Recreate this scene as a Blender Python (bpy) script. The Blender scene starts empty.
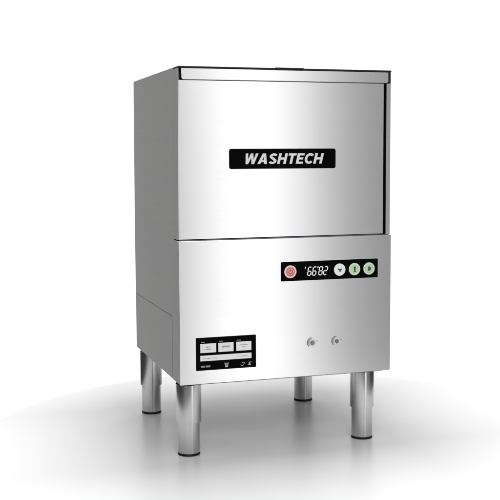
import bpy, bmesh, math, random
from mathutils import Vector, Matrix
random.seed(4)
C = bpy.context.scene.collection
SC = bpy.context.scene

# ------------------------------------------------------------------ camera
cam_d = bpy.data.cameras.new('camera')
cam = bpy.data.objects.new('camera', cam_d); C.objects.link(cam)
cam_d.sensor_width = 36.0; cam_d.lens = 72.7224
cam_d.clip_start = 0.05; cam_d.clip_end = 200
yaw, pit, rol = 0.3099, -0.0929, -0.0051
d = Vector((math.sin(yaw)*math.cos(pit), math.cos(yaw)*math.cos(pit), math.sin(pit)))
r = d.cross(Vector((0, 0, 1))).normalized(); u = r.cross(d)
r2 = r*math.cos(rol) + u*math.sin(rol); u2 = -r*math.sin(rol) + u*math.cos(rol)
m = Matrix((r2, u2, -d)).transposed().to_4x4()
m.translation = Vector((-0.48065, -1.97329, 0.62105))
cam.matrix_world = m
SC.camera = cam

# ------------------------------------------------------------------ studio surround
w = bpy.data.worlds.new("World"); SC.world = w; w.use_nodes = True
nt = w.node_tree; N = nt.nodes; L = nt.links; N.clear()
def node(t, **k):
    n = N.new(t)
    for a, b in k.items(): setattr(n, a, b)
    return n
def math_n(op, a, b=None, c=None):
    n = node('ShaderNodeMath', operation=op)
    for i, v in enumerate((a, b, c)):
        if v is None: continue
        if isinstance(v, (int, float)): n.inputs[i].default_value = v
        else: L.new(v, n.inputs[i])
    return n.outputs[0]
def smooth(v, lo, hi, a, b):
    n = node('ShaderNodeMapRange', interpolation_type='SMOOTHERSTEP')
    L.new(v, n.inputs[0])
    for i, q in zip((1, 2, 3, 4), (lo, hi, a, b)): n.inputs[i].default_value = q
    return n.outputs[0]
tc = node('ShaderNodeTexCoord'); sep = node('ShaderNodeSeparateXYZ')
L.new(tc.outputs['Generated'], sep.inputs[0])
az = math_n('ARCTAN2', sep.outputs[0], sep.outputs[1])       # 0 = straight behind the machine, + to the right
R = math.radians
AMB = 0.24                                                   # unlit studio walls
rise = smooth(az, R(-36), R(-12), 0, 1)
fall = smooth(az, R(48), R(66), 1, 0)
back = math_n('MULTIPLY', rise, fall)                        # the white backdrop sweep
over = math_n('ADD', math_n('MULTIPLY', sep.outputs[2], 0.98), math_n('MULTIPLY', sep.outputs[1], -0.18))
top = smooth(over, 0.60, 0.92, 0, 1)                         # bright overhead patch added to the world to light the floor
away = smooth(math_n('ABSOLUTE', az), R(100), R(150), 0.05, AMB)   # dark studio to both sides, dim behind the camera
v = math_n('MULTIPLY_ADD', back, math_n('SUBTRACT', 1.06, away), away)
v = math_n('MAXIMUM', v, math_n('MULTIPLY', top, 0.8))
bg = node('ShaderNodeBackground'); out = node('ShaderNodeOutputWorld')
cmb = node('ShaderNodeCombineColor')
for i in range(3): L.new(v, cmb.inputs[i])
L.new(cmb.outputs[0], bg.inputs[0]); bg.inputs[1].default_value = 1.0
L.new(bg.outputs[0], out.inputs[0])

def softbox(name, loc, target, sx, sy, power, col=(1, 1, 1)):
    l = bpy.data.lights.new(name, 'AREA'); l.shape = 'RECTANGLE'; l.size = sx; l.size_y = sy
    l.energy = power; l.color = col
    o = bpy.data.objects.new(name, l); C.objects.link(o)
    o.location = loc
    o.rotation_euler = (Vector(target)-Vector(loc)).to_track_quat('-Z', 'Y').to_euler()
    return o
# tall softbox in front, to the right of the camera: it is what the door mirrors
softbox('front_softbox', (1.12, -3.0, 0.35), (0.2, 0, 0.30), 0.54, 3.4, 9.3)
# unseen fill light added high in front: lights the print and the front of the floor, shades the floor behind the machine
softbox('added_high_fill', (-0.30, -2.4, 1.95), (0.22, 0, 0.2), 1.4, 0.9, 27)
# unseen light added above the machine to shape the floor's soft shade: the machine keeps its light off the floor round it
softbox('added_top_light', (0.235, 0.223, 1.165), (0.235, 0.223, 0), 0.45, 0.43, 31)

SC.view_settings.view_transform = 'Standard'; SC.view_settings.look = 'None'
SC.view_settings.exposure = 0; SC.view_settings.gamma = 1

# ------------------------------------------------------------------ materials
def mat(name, col, rough=.5, metal=0., spec=.5, emit=0.):
    mm = bpy.data.materials.new(name); mm.use_nodes = True
    p = mm.node_tree.nodes['Principled BSDF']
    p.inputs['Base Color'].default_value = (*col, 1); p.inputs['Roughness'].default_value = rough
    p.inputs['Metallic'].default_value = metal; p.inputs['Specular IOR Level'].default_value = spec
    if emit:
        p.inputs['Emission Color'].default_value = (*col, 1); p.inputs['Emission Strength'].default_value = emit
    return mm
def brushed(name, col, rough, scale, aniso=.0, bump=.02, var=.06, rot=0.):
    """steel with long fine brush lines: stretched noise in colour, roughness and bump"""
    mm = mat(name, col, rough, 1.0)
    t = mm.node_tree; p = t.nodes['Principled BSDF']
    c = t.nodes.new('ShaderNodeTexCoord'); mp = t.nodes.new('ShaderNodeMapping'); mp.inputs['Scale'].default_value = scale
    n = t.nodes.new('ShaderNodeTexNoise'); n.inputs['Scale'].default_value = 1.0; n.inputs['Detail'].default_value = 4
    n2 = t.nodes.new('ShaderNodeTexNoise'); n2.inputs['Scale'].default_value = 5.0; n2.inputs['Detail'].default_value = 3
    t.links.new(c.outputs['Object'], mp.inputs[0]); t.links.new(mp.outputs[0], n.inputs[0]); t.links.new(c.outputs['Object'], n2.inputs[0])
    mr = t.nodes.new('ShaderNodeMapRange'); mr.inputs[1].default_value = .3; mr.inputs[2].default_value = .7
    mr.inputs[3].default_value = rough-.02; mr.inputs[4].default_value = rough+.02
    ad = t.nodes.new('ShaderNodeMath'); ad.operation = 'ADD'
    ml = t.nodes.new('ShaderNodeMath'); ml.operation = 'MULTIPLY'; ml.inputs[1].default_value = .5
    t.links.new(n.outputs[0], ad.inputs[0]); ad.inputs[1].default_value = .5; t.links.new(ad.outputs[0], ml.inputs[0])
    t.links.new(ml.outputs[0], mr.inputs[0]); t.links.new(mr.outputs[0], p.inputs['Roughness'])
    mx = t.nodes.new('ShaderNodeMix'); mx.data_type = 'RGBA'
    mx.inputs[6].default_value = (*[k*(1-var) for k in col], 1); mx.inputs[7].default_value = (*[min(1, k*(1+var)) for k in col], 1)
    t.links.new(n.outputs[0], mx.inputs[0]); t.links.new(mx.outputs[2], p.inputs['Base Color'])
    b = t.nodes.new('ShaderNodeBump'); b.inputs['Strength'].default_value = bump; b.inputs['Distance'].default_value = .001
    t.links.new(n.outputs[0], b.inputs['Height']); t.links.new(b.outputs[0], p.inputs['Normal'])
    if aniso:
        p.inputs['Anisotropic'].default_value = aniso; p.inputs['Anisotropic Rotation'].default_value = rot
        tg = t.nodes.new('ShaderNodeTangent'); tg.direction_type = 'RADIAL'; tg.axis = 'Z'
        t.links.new(tg.outputs[0], p.inputs['Tangent'])
    return mm
STEEL = brushed('brushed_steel', (.84, .84, .85), .26, (4, 4, 1100), aniso=.4, rot=.25, bump=.0008, var=.007)
LIP = brushed('brushed_steel_trim', (.84, .84, .85), .24, (5, 5, 1400), bump=.008, var=.05)
SIDE = brushed('side_sheet', (.22, .218, .215), .38, (7, 7, 700), bump=.004, var=.02)  # steel darkened in its colour, in place of dark reflections on the side
TUBE = brushed('turned_tube', (.58, .58, .58), .17, (700, 700, 6), bump=.02)
CHROME = mat('chrome', (.85, .85, .85), .12, 1.0)
BLACK = mat('black_rubber', (.008, .008, .008), .55, spec=.3)
GLOSSBLACK = mat('gloss_black_film', (.002, .002, .0022), .4, spec=.03)
DARKTRIM = mat('dark_trim', (.022, .022, .022), .6, spec=.15)
WHITE = mat('white_print', (.95, .95, .95), .5)
ICONGREY = mat('pale_grey_print', (.42, .42, .42), .5)
PALEPLASTIC = mat('pale_plastic', (.80, .79, .78), .35)
MIDGREY = mat('grey_metal', (.30, .29, .28), .3, 1.0)
GREYPRINT = mat('grey_print', (.25, .25, .25), .5)
LED = mat('display_led', (.9, .92, .95), .5, emit=.25)
PINK = mat('red_button', (.80, .42, .40), .4, emit=.15)
RED = mat('red_icon', (.58, .05, .05), .4)
PALEPINK = mat('pale_red_ring', (.9, .72, .70), .4, emit=.1)
GREEN = mat('green_button', (.50, .67, .42), .4, emit=.15)
PALEGREEN = mat('pale_green_ring', (.74, .86, .68), .4, emit=.1)
INK = mat('dark_icon', (.05, .055, .05), .5)
WBTN = mat('white_button', (.85, .86, .86), .4, emit=.15)
def floor_mat():
    mm = mat('white_gloss_floor', (.80, .80, .80), .32, spec=.3)
    t = mm.node_tree; p = t.nodes['Principled BSDF']
    n = t.nodes.new('ShaderNodeTexNoise'); n.inputs['Scale'].default_value = 9; n.inputs['Detail'].default_value = 5
    c = t.nodes.new('ShaderNodeTexCoord'); t.links.new(c.outputs['Object'], n.inputs[0])
    mr = t.nodes.new('ShaderNodeMapRange'); mr.inputs[3].default_value = .26; mr.inputs[4].default_value = .38
    t.links.new(n.outputs[0], mr.inputs[0]); t.links.new(mr.outputs[0], p.inputs['Roughness'])
    return mm
FLOOR = floor_mat()

# ------------------------------------------------------------------ helpers
def obj(name, bm, mats, parent=None, smooth=False, bevel=0., segs=2, flat=False):
    me = bpy.data.meshes.new(name); bmesh.ops.recalc_face_normals(bm, faces=bm.faces[:]); bm.to_mesh(me); bm.free()
    if not isinstance(mats, (list, tuple)): mats = [mats]
    for q in mats: me.materials.append(q)
    o = bpy.data.objects.new(name, me); C.objects.link(o)
    if parent: o.parent = parent
    if bevel:
        b = o.modifiers.new('bevel', 'BEVEL'); b.width = bevel; b.segments = segs; b.limit_method = 'ANGLE'; b.angle_limit = R(40)
    if (smooth or bevel) and not flat:
        for f in me.polygons: f.use_smooth = True
        b = o.modifiers.new('wn', 'WEIGHTED_NORMAL'); b.keep_sharp = True
        me.set_sharp_from_angle(angle=R(40))
    return o
def box(bm, x0, x1, y0, y1, z0, z1, mi=0):
    vs = [bm.verts.new((x, y, z)) for x in (x0, x1) for y in (y0, y1) for z in (z0, z1)]
    for q in ((0, 1, 3, 2), (4, 6, 7, 5), (0, 4, 5, 1), (2, 3, 7, 6), (0, 2, 6, 4), (1, 5, 7, 3)):
        bm.faces.new([vs[i] for i in q]).material_index = mi
def prism(bm, pts, axis, a0, a1, mi=0):
    """polygon extruded along an axis. axis 'x': pts are (y,z); 'y': pts are (x,z)"""
    f = (lambda p, a: (a, p[0], p[1])) if axis == 'x' else (lambda p, a: (p[0], a, p[1]))
    A = [bm.verts.new(f(p, a0)) for p in pts]; B = [bm.verts.new(f(p, a1)) for p in pts]
    n = len(pts); fs = [bm.faces.new(A), bm.faces.new(B[::-1])]
    for i in range(n): fs.append(bm.faces.new((A[i], A[(i+1) % n], B[(i+1) % n], B[i])))
    for q in fs: q.material_index = mi
def rrect(x0, x1, z0, z1, rad, n=6, corners='tblr'):
    out = []
    for cx, cz, a0, on in ((x1-rad, z1-rad, 0, 't' in corners), (x0+rad, z1-rad, 90, 't' in corners),
                           (x0+rad, z0+rad, 180, 'b' in corners), (x1-rad, z0+rad, 270, 'b' in corners)):
        if on: out += [(cx+rad*math.cos(R(a0+90*i/n)), cz+rad*math.sin(R(a0+90*i/n))) for i in range(n+1)]
        else: out.append((x1 if a0 in (0, 270) else x0, z1 if a0 in (0, 90) else z0))
    return out
def lathe(bm, prof, cx, cy, axis='z', n=64, c3=0., mi=0):
    """profile of (radius, height); axis z: centre (cx,cy); axis y (towards the viewer is -y): centre (cx, z=cy)"""
    rings = []
    for rr, h in prof:
        ring = []
        for i in range(n):
            a = 2*math.pi*i/n
            ring.append(bm.verts.new((cx+rr*math.cos(a), cy+rr*math.sin(a), h) if axis == 'z' else (cx+rr*math.cos(a), h, cy+rr*math.sin(a))))
        rings.append(ring)
    for a, b in zip(rings, rings[1:]):
        for i in range(n): bm.faces.new((a[i], a[(i+1) % n], b[(i+1) % n], b[i])).material_index = mi
    bm.faces.new(rings[0]).material_index = mi; bm.faces.new(rings[-1]).material_index = mi
def stroke(bm, pts, wid, y0, y1, mi=0, closed=False):
    """a flat band of given width along a polyline in the x,z plane, with real thickness"""
    n = len(pts); Lp, Rp = [], []
    for i in range(n):
        a = Vector(pts[(i-1) % n] if closed or i else pts[0]); b = Vector(pts[(i+1) % n] if closed or i < n-1 else pts[-1])
        p = Vector(pts[i]); t = (b-a).normalized(); nn = Vector((-t.y, t.x))
        k = 1.
        if 0 < i < n-1 or closed:
            t1 = (p-a).normalized(); k = 1/max(.45, abs(nn.dot(Vector((-t1.y, t1.x)))))
        Lp.append(p+nn*wid/2*k); Rp.append(p-nn*wid/2*k)
    V = [[bm.verts.new((q.x, y, q.y)) for q in P] for P in (Lp, Rp) for y in (y0, y1)]   # L0 L1 R0 R1
    for i in range(n if closed else n-1):
        j = (i+1) % n
        for A, B in ((V[0], V[2]), (V[1], V[3]), (V[0], V[1]), (V[2], V[3])):
            bm.faces.new((A[i], A[j], B[j], B[i])).material_index = mi
    if not closed:
        for i in (0, n-1): bm.faces.new((V[0][i], V[1][i], V[3][i], V[2][i])).material_index = mi
def arc(cx, cz, rx, rz, a0, a1, n=14):
    return [(cx+rx*math.cos(R(a0+(a1-a0)*i/n)), cz+rz*math.sin(R(a0+(a1-a0)*i/n))) for i in range(n+1)]

# ------------------------------------------------------------------ the floor
bm = bmesh.new()
lathe(bm, [(.657, -.0006), (.645, 0.)], .25, .135, n=192)
fl = obj('floor', bm, FLOOR); fl['kind'] = 'structure'

# ------------------------------------------------------------------ the machine
W, D, ZB, H, ZS = .470, .446, .1549, .7994, .4505
g = bpy.data.objects.new('glasswasher', None); C.objects.link(g); g.empty_display_size = .1
g['label'] = 'stainless steel commercial glasswasher with sliding front door, standing on four tubular legs'
g['category'] = 'glasswasher'

# cabinet side sheets, back, roof. The lower half is a touch wider than the upper
LEAN = lambda z: -.0022*max(0, min(1, (H-z)/(H-ZS)))        # the upper sheets taper in towards the roof
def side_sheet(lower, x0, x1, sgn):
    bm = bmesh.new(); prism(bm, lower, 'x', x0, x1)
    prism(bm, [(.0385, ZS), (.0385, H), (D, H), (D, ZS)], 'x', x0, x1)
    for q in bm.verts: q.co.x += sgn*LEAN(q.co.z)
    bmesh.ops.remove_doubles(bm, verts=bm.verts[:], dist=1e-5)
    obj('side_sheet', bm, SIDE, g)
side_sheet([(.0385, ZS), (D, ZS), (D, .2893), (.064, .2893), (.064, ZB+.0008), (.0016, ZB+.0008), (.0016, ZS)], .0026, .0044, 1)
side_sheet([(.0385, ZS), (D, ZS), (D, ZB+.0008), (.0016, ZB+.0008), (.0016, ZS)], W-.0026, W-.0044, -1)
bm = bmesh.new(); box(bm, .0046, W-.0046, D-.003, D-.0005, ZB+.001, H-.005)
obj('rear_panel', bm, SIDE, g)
bm = bmesh.new(); box(bm, .0044, W-.0044, .042, D-.004, .2, H-.006)
obj('wash_chamber', bm, BLACK, g)
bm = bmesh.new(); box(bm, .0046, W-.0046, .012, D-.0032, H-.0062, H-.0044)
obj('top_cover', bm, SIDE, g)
bm = bmesh.new(); box(bm, .0030, W-.0030, -.0034, .0380, H-.0038, H+.0002)
obj('top_trim', bm, DARKTRIM, g, bevel=.0006)
bm = bmesh.new(); prism(bm, rrect(.206, .268, H-.0046, H+.0012, .0012), 'y', -.0042, .02)
obj('door_catch', bm, BLACK, g, bevel=.0004)
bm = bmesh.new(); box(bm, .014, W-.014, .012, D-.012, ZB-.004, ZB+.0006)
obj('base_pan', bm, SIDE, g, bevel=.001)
# removable service panel low on the left side, with a shadow gap round it
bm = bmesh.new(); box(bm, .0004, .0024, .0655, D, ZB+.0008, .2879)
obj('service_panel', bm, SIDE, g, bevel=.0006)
bm = bmesh.new(); box(bm, .0012, .0040, .0640, D-.0006, ZB+.002, .295)
obj('panel_backing', bm, BLACK, g)
# jamb strip on the right of the door
bm = bmesh.new(); box(bm, .4577, W-.0026, .0006, .0383, ZS+.0012, H-.0264)
obj('door_jamb', bm, STEEL, g, bevel=.0005)

# door: folded sheet with returns, gasket behind its top, lip handle, nameplate
bm = bmesh.new()
DX0, DX1, DZ0, DZ1 = .0026, .4512, .4538, .7722
prism(bm, [(.0006, DZ0), (.0006, H-.0036), (.0385, H-.0036), (.0385, DZ0-.0012), (.012, DZ0-.0012), (.012, DZ0)], 'x', DX0, DX0+.0016)
box(bm, DX0+.0016, DX1, .0006, .0024, DZ0, DZ1)
box(bm, DX0+.0016, DX1, .0024, .018, DZ0, DZ0+.002)
box(bm, DX1-.0016, DX1, .0024, .018, DZ0+.002, DZ1)
bmesh.ops.remove_doubles(bm, verts=bm.verts[:], dist=1e-5)
for q in bm.verts:
    if q.co.x < DX0+.0017: q.co.x += LEAN(q.co.z)
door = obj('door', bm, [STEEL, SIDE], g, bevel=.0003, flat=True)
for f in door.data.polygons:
    if abs(f.normal.x) > .9 and f.center.x < DX0+.0002 and f.normal.x < 0: f.material_index = 1  # left return of the steel door takes the darkened side colour
bm = bmesh.new(); box(bm, DX0+.002, W-.0034, .010, .026, DZ1-.004, H-.0036); box(bm, DX1+.0002, .4575, .020, .026, ZS, DZ1-.004)  # gasket behind the lip, and black put in to darken the right gap
box(bm, .4569, .4576, .0012, .020, ZS+.0012, DZ1-.005)  # black strip added on the jamb so the gap stays dark
box(bm, .4555, W-.0030, .0003, .0098, DZ1-.0001, H-.0040)
obj('gasket_gap_black', bm, BLACK, door)
bm = bmesh.new(); box(bm, .0045, .466, .0030, .026, ZS+.0001, DZ0-.0018)
obj('sill', bm, SIDE, g)
bm = bmesh.new()
prism(bm, rrect(.0090, .4602, .7733, H-.0040, .0045, corners='b'), 'y', -.0030, -.0014)
box(bm, .0135, .4557, -.0014, .0098, H-.0063, H-.0047)
obj('door_handle', bm, LIP, door, bevel=.0005)
plate_bm = bmesh.new(); prism(plate_bm, rrect(.1079, .3410, .5945, .6356, .0045), 'y', -.0006, .0005)
plate = obj('nameplate', plate_bm, GLOSSBLACK, door, bevel=.0003)

# lettering: heavy oblique capitals drawn as outlines (x to the right, z up, cap height 1)
def S_pts():
    t = []
    t += arc(.36, .745, .255, .165, 25, 270, 12)
    t += arc(.36, .255, .255, .165, 90, -155, 12)[0:]
    return t
GL = {}
GL['W'] = (1.12, [[(0, 1), (.22, 1), (.31, .42), (.46, 1), (.66, 1), (.81, .42), (.90, 1), (1.12, 1), (.93, 0), (.71, 0), (.56, .60), (.41, 0), (.19, 0)]])
_half = [(0, 0), (.25, 0), (.31, .18), (.43, .18), (.43, .36), (.355, .36), (.43, .70), (.43, 1), (.29, 1)]
GL['A'] = (.86, [_half, [(.86-a, b) for a, b in _half]])
GL['H'] = (.78, [[(0, 0), (.23, 0), (.23, .40), (.55, .40), (.55, 0), (.78, 0), (.78, 1), (.55, 1), (.55, .61), (.23, .61), (.23, 1), (0, 1)]])
GL['T'] = (.70, [[(.235, 0), (.465, 0), (.465, .79), (.70, .79), (.70, 1), (0, 1), (0, .79), (.235, .79)]])
GL['E'] = (.64, [[(0, 0), (.64, 0), (.64, .20), (.23, .20), (.23, .41), (.58, .41), (.58, .60), (.23, .60), (.23, .80), (.63, .80), (.63, 1), (0, 1)]])
def band(pts, wd):
    Lp, Rp = [], []
    for i, p in enumerate(pts):
        a = Vector(pts[max(0, i-1)]); b = Vector(pts[min(len(pts)-1, i+1)]); t = (b-a).normalized(); nn = Vector((-t.y, t.x))
        Lp.append(tuple(Vector(p)+nn*wd/2)); Rp.append(tuple(Vector(p)-nn*wd/2))
    return Lp+Rp[::-1]
sp = arc(.35, .735, .245, .165, 20, 235, 14) + arc(.35, .265, .245, .165, 55, -160, 14)
GL['S'] = (.70, [band(sp, .205)])
cp = arc(.43, .5, .32, .40, 42, 318, 22)
GL['C'] = (.76, [band(cp, .215)])
def lettering(word, x0, z0, h, width, slant, gap, y, depth, mate, name, parent):
    tot = sum(GL[c][0] for c in word) + gap*(len(word)-1)
    sx = (width - slant*h)/tot
    cu = bpy.data.curves.new(name, 'CURVE'); cu.dimensions = '2D'; cu.fill_mode = 'BOTH'; K = 100.; cu.extrude = depth/2*K       # filled large, then scaled down
    x = 0
    for c in word:
        wd, loops = GL[c]
        for lp in loops:
            s = cu.splines.new('POLY'); s.points.add(len(lp)-1); s.use_cyclic_u = True
            for p, (a, b) in zip(s.points, lp): p.co = ((x0+(x+a)*sx+slant*h*b)*K, (z0+b*h)*K, 0, 1)
        x += wd+gap
    tmp = bpy.data.objects.new('tmp', cu); C.objects.link(tmp)
    dg = bpy.context.evaluated_depsgraph_get()
    me = bpy.data.meshes.new_from_object(tmp.evaluated_get(dg)); bpy.data.objects.remove(tmp)
    for vv in me.vertices: vv.co = (vv.co.x/K, y-vv.co.z/K, vv.co.y/K)
    me.materials.clear(); me.materials.append(mate)
    o = bpy.data.objects.new(name, me); C.objects.link(o); o.parent = parent
    return o
lettering('WASHTECH', .1378, .6043, .0216, .1765, .24, .10, -.0007, .0006, WHITE, 'lettering', plate)

# lower front panel
bm = bmesh.new(); box(bm, 0, W, -.0002, .0014, ZB, ZS-.0002); box(bm, 0, W, .0014, .0115, ZS-.0016, ZS-.0002)
fp = obj('front_panel', bm, STEEL, g, bevel=.0007)

# control panel
cpl_bm = bmesh.new(); prism(cpl_bm, rrect(.2184, .4393, .3597, .4003, .0015), 'y', -.0011, -.0001)
cpl = obj('control_panel', cpl_bm, GLOSSBLACK, g, bevel=.0003)
Y0 = -.0011
def button(name, cx, cz, rad, mats, icon, label=None):
    bm = bmesh.new()
    lathe(bm, [(rad, Y0), (rad, Y0-.0012), (rad*.95, Y0-.0016), (rad*.80, Y0-.0016)], cx, cz, 'y', 40, mi=1)
    lathe(bm, [(rad*.80, Y0-.0016), (rad*.78, Y0-.0019), (rad*.70, Y0-.0020)], cx, cz, 'y', 40, mi=0)
    icon(bm, cx, cz, rad*(1 if icon is ic_power else .86))
    o = obj(name, bm, mats, cpl)
    if label: o['label'] = label
    return o
yi0, yi1 = Y0-.0019, Y0-.0023
def ic_power(bm, x, z, rd):
    stroke(bm, arc(x, z, rd*.60, rd*.60, 0, 349, 30), rd*.11, yi0, yi1, 2, closed=False)
    stroke(bm, arc(x, z, rd*.30, rd*.30, 120, 420, 20), rd*.14, yi0, yi1, 2)
    stroke(bm, [(x, z+rd*.02), (x, z+rd*.40)], rd*.14, yi0-.0001, yi1-.0001, 2)
def ic_glass(bm, x, z, rd):
    prism(bm, [(x-rd*.46, z+rd*.34), (x-rd*.34, z-rd*.02), (x-rd*.08, z-rd*.20), (x-rd*.08, z-rd*.42), (x+rd*.16, z-rd*.42), (x+rd*.16, z-rd*.18), (x+rd*.40, z+rd*.02), (x+rd*.46, z+rd*.30), (x+rd*.2, z+rd*.12), (x-rd*.12, z+rd*.12)], 'y', yi0, yi1, 2)
def ic_one(bm, x, z, rd):
    stroke(bm, [(x-rd*.2, z+rd*.22), (x+rd*.02, z+rd*.46), (x+rd*.02, z-rd*.46)], rd*.2, yi0, yi1, 2)
    stroke(bm, [(x-rd*.2, z-rd*.44), (x+rd*.26, z-rd*.44)], rd*.14, yi0-.0001, yi1-.0001, 2)
def ic_two(bm, x, z, rd):
    prism(bm, rrect(x-rd*.24, x-rd*.04, z-rd*.40, z+rd*.40, rd*.05), 'y', yi0, yi1, 2)
    prism(bm, [(x, z+rd*.40), (x, z-rd*.40), (x+rd*.30, z-rd*.24), (x+rd*.32, z+rd*.24)], 'y', yi0-.0001, yi1-.0001, 2)
button('power_button', .2390, .3795, .0134, [PINK, PALEPINK, RED], ic_power, 'round red power button at the left end')
button('program_button', .3503, .3797, .0130, [WBTN, WBTN, INK], ic_glass, 'round white button with dark glass symbol')
button('program_button', .3845, .3795, .0130, [GREEN, PALEGREEN, INK], ic_one, 'round green button in the middle of the three')
button('program_button', .4182, .3795, .0130, [GREEN, PALEGREEN, INK], ic_two, 'round green button at the right end')
# seven-segment display: ' 66 ' 82
SEG = {'6': 'afgedc', '8': 'abcdefg', '2': 'abged'}
bm = bmesh.new()
hh, dw, th, sl = .0172, .0074, .0019, .16
def seg(x, z, k):
    p = {'a': [(0, hh), (dw, hh)], 'g': [(0, hh/2), (dw, hh/2)], 'd': [(0, 0), (dw, 0)], 'f': [(0, hh/2), (0, hh)], 'b': [(dw, hh/2), (dw, hh)],
         'e': [(0, 0), (0, hh/2)], 'c': [(dw, 0), (dw, hh/2)]}[k]
    e = .0009
    a, b = Vector(p[0]), Vector(p[1]); t = (b-a).normalized()*e; a += t; b -= t
    q = [(x+a.x+sl*a.y, z+a.y), (x+b.x+sl*b.y, z+b.y)]
    stroke(bm, q, th, Y0+.0001, Y0-.0004)
zz = .3703
for x, c in ((.2770, '6'), (.2880, '6'), (.3022, '8'), (.3132, '2')):
    for k in SEG[c]: seg(x, zz, k)
for x in (.2712, .2996): stroke(bm, [(x+.0012, zz+.0148), (x+.0018, zz+.0182)], .0019, Y0+.0001, Y0-.0004)
obj('display_digits', bm, LED, cpl)

# instruction label, lower left
il_bm = bmesh.new(); prism(il_bm, [(.0341, .1815), (.1630, .1843), (.1633, .2496), (.0338, .2537)] and rrect(.0339, .1630, .1829, .2512, .0012), 'y', -.0010, -.0001)
il = obj('instruction_label', il_bm, GLOSSBLACK, g, bevel=.0003)
def marks(bm, x0, x1, z, h, y=-.0014, dens=.8):
    x = x0
    while x < x1-.0004:
        q = random.uniform(.0007, .0014)
        if random.random() < dens: box(bm, x, min(x+q*.72, x1), y, -.0012, z-h/2*random.uniform(.7, 1), z+h/2*random.uniform(.7, 1), 1)
        x += q
for x0, x1 in ((.0432, .0768), (.0815, .1141), (.1199, .1527)):
    bm = bmesh.new(); prism(bm, rrect(x0, x1, .2196, .2384, .0006), 'y', -.0012, -.0009)
    xm = (x0+x1)/2
    if x0 < .05: marks(bm, xm-.0045, xm+.0045, .2312, .0026); marks(bm, xm-.0085, xm+.0085, .2268, .0026)
    elif x0 < .1: marks(bm, xm-.0085, xm+.0085, .2302, .0036, dens=1)
    else: marks(bm, xm-.0085, xm+.0085, .2315, .0016); marks(bm, xm-.004, xm+.004, .2275, .0014)
    obj('label_box', bm, [WHITE, GREYPRINT], il)
bm = bmesh.new(); prism(bm, rrect(.0430, .1529, .2025, .2140, .0006), 'y', -.0012, -.0009)
marks(bm, .048, .078, .2076, .0016); marks(bm, .121, .147, .2082, .0016)
obj('label_bar', bm, [WHITE, GREYPRINT], il)
bm = bmesh.new()
def dash(x0, x1, z, h):
    x = x0
    while x < x1-.0003:
        q = random.uniform(.0010, .0017); box(bm, x, min(x+q*.7, x1), -.0013, -.0009, z-h/2, z+h/2); x += q
for x0 in (.0445, .0830, .1212): dash(x0, x0+.0085, .2418, .0016)
dash(.0440, .0530, .1912, .0038); dash(.0552, .0645, .1912, .0038)                         # small print, bottom left
obj('small_print', bm, ICONGREY, il); bm = bmesh.new()
prism(bm, [(.0942, .1966), (.0958, .1966), (.0968, .1925), (.1008, .1925), (.1018, .1966), (.1034, .1966), (.1018, .1902), (.1018, .1868), (.0958, .1868), (.0958, .1902)], 'y', -.0013, -.0009)
stroke(bm, [(.0966, .1950), (.1010, .1950)], .0014, -.0009, -.0014)
obj('glass_icon', bm, ICONGREY, il); bm = bmesh.new()
stroke(bm, arc(.1325, .1914, .0032, .0034, 200, 330, 8), .0011, -.0009, -.0013)           # two curved arrows
stroke(bm, arc(.1345, .1914, .0032, .0034, 20, 150, 8), .0011, -.0009, -.0014)
prism(bm, [(.1372, .1952), (.1390, .1918), (.1355, .1924)], 'y', -.0015, -.0009)
obj('cycle_icon', bm, ICONGREY, il); bm = bmesh.new()
prism(bm, [(.1452, .1882), (.1520, .1882), (.1508, .1902), (.1500, .1936), (.1486, .1948), (.1472, .1936), (.1464, .1902)], 'y', -.0013, -.0009)   # bell
stroke(bm, arc(.1486, .1915, .0042, .0044, 20, 80, 5), .0007, -.0009, -.0014)
obj('bell_icon', bm, ICONGREY, il)

# two small round fittings
for x, z in ((.2879, .2263), (.3437, .2263)):
    bm = bmesh.new()
    lathe(bm, [(.0080, -.0001), (.0080, -.0030), (.0072, -.0042), (.0058, -.0046), (.0048, -.0040), (.0040, -.0024)], x, z, 'y', 40)
    fit = obj('round_fitting', bm, PALEPLASTIC, g, smooth=True)
    bm = bmesh.new(); lathe(bm, [(.0037, -.0022), (.0037, -.0046), (.0031, -.0052), (.0014, -.0052), (.0012, -.0040)], x, z, 'y', 28)
    obj('spindle', bm, MIDGREY, fit, smooth=True)
    bm = bmesh.new(); stroke(bm, arc(x, z, .0104, .0104, 95, 225, 16), .0016, -.0001, -.0016)
    obj('collar', bm, GREYPRINT, fit)
    bm = bmesh.new(); lathe(bm, [(.0012, -.0001), (.0012, -.0008), (.0007, -.0011)], x+.0115, z+.0032, 'y', 14)
    obj('rivet', bm, GREYPRINT, fit)

# legs
def make_leg():
    bm = bmesh.new()
    lathe(bm, [(.0262, .0700), (.0266, .0706), (.0266, .1505), (.0262, .1508)], 0, 0)
    leg = obj('leg', bm, TUBE, g, smooth=True)
    bm = bmesh.new(); lathe(bm, [(.0225, .0050), (.0232, .0056), (.0232, .0699), (.0228, .0699)], 0, 0)
    obj('adjustable_tube', bm, TUBE, leg, smooth=True)
    bm = bmesh.new(); lathe(bm, [(.0222, .0001), (.0234, .0008), (.0234, .0038), (.0226, .0049)], 0, 0)
    obj('foot_pad', bm, BLACK, leg, smooth=True)
    return leg
first = make_leg()
for i, (x, y) in enumerate(((.0268, .0370), (W-.0490, .0380), (.0262, D-.0435), (W-.0495, D-.0435))):
    if i == 0: o = first
    else:
        o = first.copy(); C.objects.link(o); o.parent = g
        for ch in first.children:
            c2 = ch.copy(); C.objects.link(c2); c2.parent = o
    o.location = (x, y, 0)
